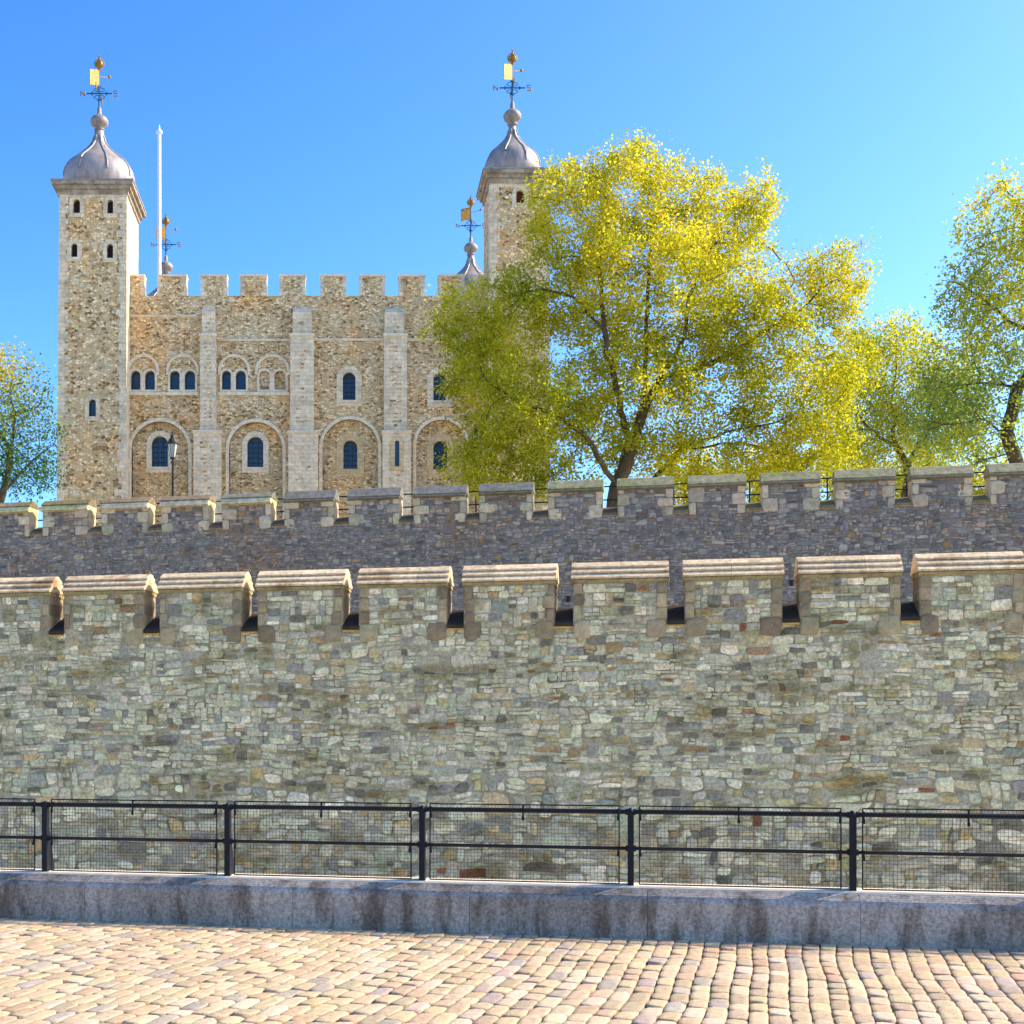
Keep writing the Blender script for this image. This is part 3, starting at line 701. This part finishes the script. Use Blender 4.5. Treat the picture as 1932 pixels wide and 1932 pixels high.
def cupola(parent, cx, cy, z0, R0, H, ang, fl=1.0):
    """ogee lead dome, stone ball, and gilded weather vane"""
    pr = [(.97, -.5), (1.0, 0), (.99, .12), (.955, .24), (.89, .36), (.80, .47), (.72, .54), (.63, .61), (.545, .68), (.455, .76), (.37, .84), (.305, .91), (.235, 1.0), (.18, 1.1), (.14, 1.25), (.125, 1.42)]
    sc = R0
    g = MB(); seg = 48
    g.lathe((cx, cy, z0), [(r*sc, z*H/1.55) for r, z in pr], seg, rib=None); 
    for k in range(8):
        a = 2*math.pi*(k+.5)/8
        g.tube([(cx+(r*sc+.01)*math.cos(a), cy+(r*sc+.01)*math.sin(a), z0+z*H/1.55) for r, z in pr[1:-1]], .075, 5)
    g.build('cupola', M['lead'], parent)
    zz = z0+1.42*H/1.55; g = MB(); b = .60
    g.lathe((cx, cy, zz), [(.22, -.02), (.38, .02), (.38, .10), (.28, .16), (.34, .28), (.58, .38), (.67, .60), (.66, .74), (.52, .96), (.30, 1.12), (.17, 1.22), (.15, 1.6), (.09, 1.75)], 20)
    g.build('ball_finial', M['finial'], parent)
    zz += 1.6
    vn = MB(); vn.tube([(cx, cy, zz), (cx, cy, zz+3.3)], [.075, .04], 8)
    zc_ = zz+1.15
    for dx, dy in ((1, 0), (-1, 0), (0, 1), (0, -1)):
        vn.tube([(cx, cy, zc_), (cx+dx*.95, cy+dy*.95, zc_)], .05, 6)
        for k in (1, -1):       # scrolls
            pts = []
            for q in range(9):
                a = q/8*math.pi*1.4; rr = .26; pts.append((cx+dx*(.12+.30*math.sin(a)*1), cy+dy*(.12+.30*math.sin(a)), zc_+k*(.12+.42*q/8)))
            vn.tube(pts, .03, 5)
            vn.tube([(cx+dx*.45, cy+dy*.45, zc_+k*.14), (cx+dx*.6, cy+dy*.6, zc_+k*.05)], .03, 5)
    w = vn.build('weather_vane', M['vane'], keep)
    def bars(ox, oy, dx, dy, segs):
        for (a, b_, c, d) in segs: g.tube([(ox+dx*a, oy+dy*a, zc_+b_), (ox+dx*c, oy+dy*c, zc_+d)], .04, 5)
    h = .19
    for a_ in ((cx-1.22, cy, 1, 0, [(-.14, -h, -.14, h), (.14, -h, .14, h), (-.14, h, .14, -h)]),
               (cx+1.22, cy, 1, 0, [(.13, h, -.13, h), (-.13, h, -.13, 0), (-.13, 0, .13, 0), (.13, 0, .13, -h), (.13, -h, -.13, -h)]),
               (cx, cy+1.22, 0, 1, [(-.13, -h, -.13, h), (-.13, h, .13, h), (-.13, 0, .1, 0), (-.13, -h, .13, -h)]),
               (cx, cy-1.22, 0, 1, [(-.16, h, -.08, -h), (-.08, -h, 0, .1), (0, .1, .08, -h), (.08, -h, .16, h)])):
        g = MB(); bars(*a_); g.build('compass_letter', M['gold'], w)
    g = MB(); u = Vector((math.cos(ang), math.sin(ang), 0)); z = zz+1.62; c = Vector((cx, cy, 0)); t = Vector((-u.y, u.x, 0))*.03
    q = [c-u*.05+Vector((0, 0, z+.1)), c-u*1.0+Vector((0, 0, z-.18)), c-u*1.0+Vector((0, 0, z+.95)), c-u*.05+Vector((0, 0, z+1.25))]
    g.add([tuple(p+t) for p in q]+[tuple(p-t) for p in q], [(0, 1, 2, 3), (7, 6, 5, 4), (0, 4, 5, 1), (1, 5, 6, 2), (2, 6, 7, 3), (3, 7, 4, 0)])
    g.build('vane_flag', M['gold'], w)
    g = MB(); p1 = c+Vector((0, 0, z+.75)); p2 = c+u*1.05+Vector((0, 0, z+1.15)); g.tube([tuple(p1), tuple(p2)], .03, 5); g.lathe((p2.x, p2.y, p2.z-.1), [(.03, 0), (.12, .06), (.12, .16), (.03, .24)], 8); g.build('pointer', M['gold'], w)
    g = MB(); r = .31; zo = zz+3.3
    g.lathe((cx, cy, zo), [(.05, -.48), (.12, -.40)]+[(r*math.sin(a), -r*math.cos(a)) for a in [math.pi*k/10 for k in range(1, 10)]]+[(.1, .34), (.14, .42), (.06, .5)], 14)
    for k in range(6):
        a = k*math.pi/3; g.tube([(cx+.27*math.cos(a), cy+.27*math.sin(a), zo-.22), (cx+.37*math.cos(a), cy+.37*math.sin(a), zo+.1), (cx+.2*math.cos(a), cy+.2*math.sin(a), zo+.36)], .03, 4)
    g.tube([(cx, cy, zo+.45), (cx, cy, zo+.75)], .025, 5); g.tube([(cx-.1, cy, zo+.62), (cx+.1, cy, zo+.62)], .025, 5)
    g.build('gilt_crown', M['gold'], w)
wl = [(138.6, 151, 376, 402), (202.9, 213.5, 377, 402.6), (134.8, 146, 459, 485), (202, 213.5, 460, 487), (168, 181, 753, 785.6)]
o1, z1 = turret(fx(112.6, YT), fx(239, YT), fx(105, YT), fx(236, YT), 366, 5.6, wl, YT, M['rubble_turret'])
cupola(o1, fx(187.3, YT+2.8), YT+2.8, z1+2.05, 2.62, 4.05, R(56))
wr = [(974, 989, 358.5, 383), (979, 996, 529, 562)]
o2, z2 = turret(fx(924.4, YT), fx(1036, YT), fx(921, YT), fx(1038, YT), 345, 4.2, wr, YT, M['rubble_turret'])
cupola(o2, fx(966.5, YT+2.1), YT+2.1, z2+1.8, 2.05, 3.55, R(44))
for px, ball, ang in ((313, 504.7, 35), (888.3, 469, 20)):
    Yr = YT+29.5; cx = fx(px, Yr); z0 = fz(ball, Yr)-.62-3.71
    g = MB(); g.lathe((cx, Yr, ZG), [(2.6, 0), (2.6, z0-ZG-.9), (3.0, z0-ZG-.6), (3.0, z0-ZG-.1), (2.5, z0-ZG)], 20, 0, smooth=False); o = g.build('turret', M['rubble_turret'], keep)
    cupola(o, cx, Yr, z0, 2.5, 4.05, R(ang))

# ------------------------------------------------------------------ flagpole
Yp = YT+9; fp = empty('flagpole', (fx(300.5, Yp), Yp, zpar-1.6), 'tall white flagpole standing on the keep roof beside the left turret', 'flagpole')
xx = fx(300.5, Yp); g = MB(); g.tube([(xx, Yp, zpar-1.6), (xx, Yp, fz(252, Yp))], [.17, .14], 12); g.build('pole', M['white'], fp)
g = MB(); zt_ = fz(252, Yp); g.lathe((xx, Yp, zt_), [(.14, -.05), (.24, .0), (.26, .12), (.2, .24), (.08, .3), (.05, .55), (.02, .7)], 12); g.build('truck', M['white'], fp)

# ------------------------------------------------------------------ street lamps behind the inner wall
def lamp(px, ytop, Y, label):
    x = fx(px, Y); zt_ = fz(ytop, Y); L = empty('street_lamp', (x, Y, ZG), label, 'street lamp', 'lamps behind the inner wall')
    zl = zt_-1.12
    g = MB(); g.lathe((x, Y, ZG), [(.16, 0), (.16, .5), (.09, .6), (.06, 1.2), (.045, zl-ZG-.25), (.09, zl-ZG-.2), (.05, zl-ZG-.1), (.07, zl-ZG)], 12); g.build('post', M['iron_brown'], L)
    g = MB(); g.lathe((x, Y, zl), [(.10, .0), (.20, .55)], 6, smooth=False); g.build('lantern', M['lamp_glass'], L)
    g = MB(); 
    for k in range(6):
        a = k*math.pi/3; g.tube([(x+.10*math.cos(a), Y+.1*math.sin(a), zl), (x+.205*math.cos(a), Y+.205*math.sin(a), zl+.56)], .012, 4)
    g.lathe((x, Y, zl+.55), [(.235, 0), (.25, .04), (.13, .24), (.10, .27), (.10, .36), (.03, .42), (.045, .48), (.01, .57)], 12); g.lathe((x, Y, zl), [(.12, -.03), (.12, .02)], 8)
    g.build('lantern_cap', M['iron_brown'], L)
lamp(326, 812, 56, 'iron lamp post with glass lantern in front of the left arched window')
lamp(898, 800, 76, 'dark lamp post half hidden in the left edge of the great tree')

# ------------------------------------------------------------------ trees
def grow(npr, starts, attr, step, infl, kill, maxit=220):
    """space colonisation from hand-laid limbs towards the crown's attractors"""
    P = [np.array(p, float) for p in starts[0]]; par = list(starts[1])
    A = attr.copy(); near = np.zeros(len(A), int); nd = np.full(len(A), 1e9)
    def upd(i0):
        for i in range(i0, len(P)):
            d = np.linalg.norm(A-P[i], axis=1); m = d < nd; nd[m] = d[m]; near[m] = i
    upd(0); alive = np.ones(len(A), bool)
    for it in range(maxit):
        m = alive & (nd < infl)
        if not m.any(): infl *= 1.5; m = alive & (nd < infl)
        if not m.any(): break
        n0 = len(P); idx = near[m]; dirs = A[m]-np.array(P)[idx]; dirs /= np.linalg.norm(dirs, axis=1)[:, None]+1e-9
        for i in np.unique(idx):
            d = dirs[idx == i].mean(0)
            if par[i] >= 0:
                pd = P[i]-P[par[i]]; d = d+.45*pd/(np.linalg.norm(pd)+1e-9)
            d = d+npr.normal(0, .22, 3); d /= np.linalg.norm(d)+1e-9
            P.append(P[i]+d*step); par.append(int(i))
        upd(n0); alive &= nd > kill
        if not alive.any() or len(P) > 9000: break
    return np.array(P), np.array(par)
def branch_mesh(P, par, tip, expo, trunk_r):
    n = len(P); ch = [[] for _ in range(n)]
    for i in range(n):
        if par[i] >= 0: ch[par[i]].append(i)
    r = np.zeros(n)
    for i in range(n-1, -1, -1):
        r[i] = tip if not ch[i] else (sum(r[c]**expo for c in ch[i]))**(1/expo)
    r *= 1; sc = trunk_r/r[0]; r = np.maximum(tip, r*np.where(r > tip*3, sc, 1)) if sc < 1 else r*(1+(sc-1)*np.clip(r/r[0], 0, 1))
    V = []; fs = []; ringof = {}
    def mk(p, d, rad):
        k = 7 if rad > .06 else 4
        d = d/(np.linalg.norm(d)+1e-9); a = np.array([0, 0, 1.]) if abs(d[2]) < .9 else np.array([1., 0, 0])
        u = np.cross(d, a); u /= np.linalg.norm(u); w = np.cross(d, u); b = len(V)
        for q in range(k): V.append(p+(u*math.cos(2*math.pi*q/k)+w*math.sin(2*math.pi*q/k))*rad)
        return b, k
    for i in range(n):
        if par[i] < 0: continue
        p = par[i]; d = P[i]-P[p]; main = max(ch[p], key=lambda c: r[c]) == i
        rp = r[p] if main else min(r[p], r[i]*1.15)
        k = 7 if max(rp, r[i]) > .06 else 4
        dp = d if par[p] < 0 or not main else (P[p]-P[par[p]]+d)
        def mk2(pt, dd, rad):
            dd = dd/(np.linalg.norm(dd)+1e-9); u = np.cross(dd, np.array([.3, .9, .1])); u /= np.linalg.norm(u)+1e-9; w = np.cross(dd, u); b = len(V)
            for q in range(k): V.append(pt+(u*math.cos(2*math.pi*q/k)+w*math.sin(2*math.pi*q/k))*rad)
            return b
        main_c = max(ch[i], key=lambda c: r[c]) if ch[i] else None
        de = d if main_c is None else (P[main_c]-P[i]+d)
        a = mk2(P[p], dp, rp); b = mk2(P[i], de, r[i])
        for q in range(k): fs.append((a+q, a+(q+1) % k, b+(q+1) % k, b+q))
    return np.array(V), fs, r
def leaves_mesh(npr, centres, cnt, sig, size, ztop, zbot, hb):
    n = len(centres)*cnt; C = np.repeat(centres, cnt, 0)+npr.normal(0, 1, (n, 3))*sig*np.repeat(npr.uniform(.55, 1.3, (len(centres), 1)), cnt, 0)
    nrm = npr.normal(0, 1, (n, 3)); nrm /= np.linalg.norm(nrm, axis=1)[:, None]
    t = npr.normal(0, 1, (n, 3)); t = np.cross(nrm, t); t /= np.linalg.norm(t, axis=1)[:, None]; b = np.cross(nrm, t)
    L = (size*npr.uniform(.6, 1.4, n))[:, None]
    V = np.stack([C-t*L*.5, C+b*L*.36+nrm*L*.1, C+t*L*.5, C-b*L*.36+nrm*L*.1], 1).reshape(-1, 3)
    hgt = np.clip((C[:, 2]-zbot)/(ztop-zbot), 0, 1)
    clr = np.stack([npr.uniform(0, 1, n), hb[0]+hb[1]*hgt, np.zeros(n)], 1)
    return V, np.repeat(clr, 4, 0)
def make_tree(name, label, cat, seed, Y, lobes, limbs, natt, cnt, sig, size, mat, trunk_r, step=.55, kill=.8, gy=ZG, group=None, dr=1.0, tip=.012, expo=2.3, hb=(.12, .5)):
    npr = np.random.default_rng(seed); m = Y/F
    P3 = lambda px, py, dy=0: np.array([fx(px, Y+dy), Y+dy, fz(py, Y+dy)])
    base = np.array([P3(*limbs[0][0])[0], Y, gy])
    pts = []; wts = [l[2]*l[3] for l in lobes]; wts = np.array(wts)/sum(wts)
    while len(pts) < natt:
        l = lobes[npr.choice(len(lobes), p=wts)]; d = npr.normal(0, 1, 3); d /= np.linalg.norm(d); rr = npr.uniform(.25, 1)**.5
        cy_off = l[4] if len(l) > 4 else 0; c = P3(l[0], l[1], cy_off)
        dep = min(l[2], l[3]*1.2)*m*dr
        pts.append(c+d*rr*np.array([l[2]*m, dep, l[3]*m])+npr.normal(0, .25, 3))
    A = np.array(pts)
    SP = []; SPar = []
    def lay(poly, start):
        prev = start; last = SP[start] if start is not None else None
        for p in poly:
            p = np.array(p, float)
            if last is None: SP.append(p); SPar.append(-1); prev = 0; last = p; continue
            dist = np.linalg.norm(p-last); k = max(1, int(dist/step)); l0 = last
            for q in range(1, k+1):
                pt = l0+(p-l0)*q/k+(npr.normal(0, .05, 3) if q < k else 0); SP.append(pt); SPar.append(prev); prev = len(SP)-1
            last = p
    for i, lb in enumerate(limbs):
        poly = [P3(*q) for q in lb]
        if i == 0: lay([base]+poly, None)
        else:
            st = int(np.argmin([np.linalg.norm(np.array(s)-poly[0]) for s in SP])); lay(poly[1:], st)
    P, par = grow(npr, (SP, SPar), A, step, 5.0, kill)
    V, fs, r = branch_mesh(P, par, tip, expo, trunk_r)
    T = empty(name, tuple(base), label, cat, group)
    g = MB(); g.add(V, fs, 0, smooth=True); g.build('trunk', M['bark'], T)
    tips = P[r < tip*3.6]; ext = tips[npr.choice(len(tips), min(len(tips), natt*2), replace=False)] if len(tips) else A
    cen = np.concatenate([A, ext])
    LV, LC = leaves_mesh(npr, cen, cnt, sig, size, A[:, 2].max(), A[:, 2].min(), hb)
    LV = LV-np.array(origin(T)); nq = len(LV)//4
    me = bpy.data.meshes.new('crown'); me.vertices.add(len(LV)); me.vertices.foreach_set('co', LV.ravel())
    me.loops.add(len(LV)); me.loops.foreach_set('vertex_index', np.arange(len(LV))); me.polygons.add(nq)
    me.polygons.foreach_set('loop_start', np.arange(nq)*4); me.polygons.foreach_set('loop_total', np.full(nq, 4))
    me.materials.append(M[mat]); ca_ = me.color_attributes.new('tone', 'FLOAT_COLOR', 'POINT')
    ca_.data.foreach_set('color', np.hstack([LC, np.ones((len(LC), 1))]).ravel()); me.update(calc_edges=True)
    o = bpy.data.objects.new('crown', me); col.objects.link(o); o.parent = T
    return T
make_tree('plane_tree', 'huge golden-green spring tree in front of the keep\'s right side', 'tree', 11, 75,
    [(1185, 370, 115, 95, 0), (1340, 430, 120, 95, 2), (1085, 430, 95, 105, -1), (1220, 560, 210, 140, 0), (965, 600, 100, 85, -1), (900, 690, 80, 95, 0), (1000, 790, 130, 110, -2),
     (1200, 760, 170, 120, 0), (1420, 620, 120, 100, 1), (1570, 540, 70, 80, 2), (1490, 750, 140, 100, 0), (1330, 870, 200, 50, 1), (1590, 700, 62, 85, 2), (1215, 290, 30, 35, 0), (910, 870, 70, 60, 0), (1430, 370, 50, 45, 1), (1060, 330, 45, 40, 0),
     (1000, 900, 130, 50, -1), (1530, 850, 90, 60, 1), (845, 600, 40, 50, 0)],
    [[(1155, 1000), (1165, 920), (1190, 840), (1215, 770), (1245, 715)],
     [(1245, 715), (1330, 690, 1), (1400, 655, 2), (1460, 612, 2), (1510, 585, 2), (1550, 545, 2)],
     [(1460, 612, 2), (1480, 560, 2), (1500, 530, 2)],
     [(1245, 715), (1290, 640, -1), (1300, 560, -1), (1340, 470, 0)],
     [(1190, 840), (1165, 740, -2), (1140, 620, -2), (1130, 500, -1), (1150, 400, 0)],
     [(1165, 920), (1110, 830, -2), (1050, 780, -3), (980, 760, -3), (920, 720, -3)],
     [(1140, 620, -2), (1080, 560, -2), (1020, 545, -2)],
     [(1155, 1000), (1240, 895, 1), (1290, 845, 1), (1370, 815, 1), (1450, 800, 0)],
     [(1290, 845, 1), (1400, 835, 2), (1480, 858, 3), (1530, 888, 3)],
     [(1215, 770), (1220, 600, 2), (1230, 450, 2), (1220, 330, 1)]],
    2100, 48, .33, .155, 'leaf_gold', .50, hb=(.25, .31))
make_tree('plane_tree', 'tall tree with dark level boughs at the right edge of the picture', 'tree', 12, 60,
    [(1890, 430, 80, 85, 0), (1980, 560, 170, 150, 0), (1840, 560, 70, 65, 0), (1840, 690, 115, 80, 0), (1870, 800, 170, 65, 0), (2050, 480, 150, 160, 2), (1960, 380, 60, 50, 0), (1800, 800, 70, 70, 0)],
    [[(1925, 990), (1920, 880), (1900, 815), (1920, 730), (1990, 640)],
     [(1900, 815), (1850, 790, -1), (1800, 800, -1), (1740, 795, -1)],
     [(1920, 730), (1850, 722, 0), (1800, 728, 1), (1770, 720, 1)],
     [(1990, 640), (1900, 605, 0), (1850, 560, 0), (1800, 530, 0)],
     [(1990, 640), (1960, 500, 1), (1930, 420, 1), (1910, 370, 1)],
     [(1990, 640), (2060, 520, 2), (2100, 400, 2)]],
    1250, 18, .29, .14, 'leaf_green', .30, step=.45, kill=.65, hb=(.26, .36))
make_tree('plane_tree', 'lower loose green tree between the golden tree and the right edge tree', 'tree', 13, 88,
    [(1690, 720, 90, 110, 0), (1630, 790, 80, 100, 0), (1760, 780, 100, 90, 0), (1700, 640, 55, 45, 0), (1620, 680, 50, 70, 0), (1800, 720, 70, 80, 0), (1700, 860, 160, 60, 0)],
    [[(1712, 1000), (1712, 880), (1690, 840), (1680, 760)], [(1712, 880), (1740, 820, 1), (1790, 780, 1)], [(1690, 840), (1640, 810, -1), (1610, 770, -1)]],
    1100, 22, .40, .17, 'leaf_green', .30, step=.6, kill=.9, hb=(.42, .1))
make_tree('ash_tree', 'half-bare yellow and dark green tree left of the keep', 'tree', 14, 88,
    [(15, 740, 85, 75, 0), (60, 830, 60, 80, 0), (-40, 800, 110, 120, 0), (60, 890, 60, 60, 2), (0, 690, 50, 35, 0), (20, 880, 80, 60, 0)],
    [[(-8, 1010), (5, 930), (20, 850), (30, 780)], [(5, 930), (50, 880, 1), (85, 850, 1)], [(20, 850), (-30, 780, 0), (-50, 720, 0)]],
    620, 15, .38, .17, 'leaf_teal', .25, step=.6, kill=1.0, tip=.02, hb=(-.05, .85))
for k, (px, hh, Yk, lab) in enumerate(((1300, 60, 118, 'low golden bush behind the wall beneath the great tree'), (1450, 62, 116, 'golden bush seen through the wall gaps right of the great tree trunk'),
        (1590, 66, 114, 'bright yellow bush seen through the gaps right of centre'), (1720, 50, 113, 'yellow-green bush under the lower loose green tree'), (1880, 62, 112, 'golden bush behind the wall near the right edge'))):
    make_tree('bush', lab, 'bush', 30+k, Yk, [(px, 905, 70, hh, 0), (px+30, 930, 60, 50, 0)], [[(px, 1000), (px, 960), (px-10, 920)]],
        110, 40, .5, .24, 'leaf_gold', .15, step=.8, kill=1.2, group='bushes behind the inner wall')
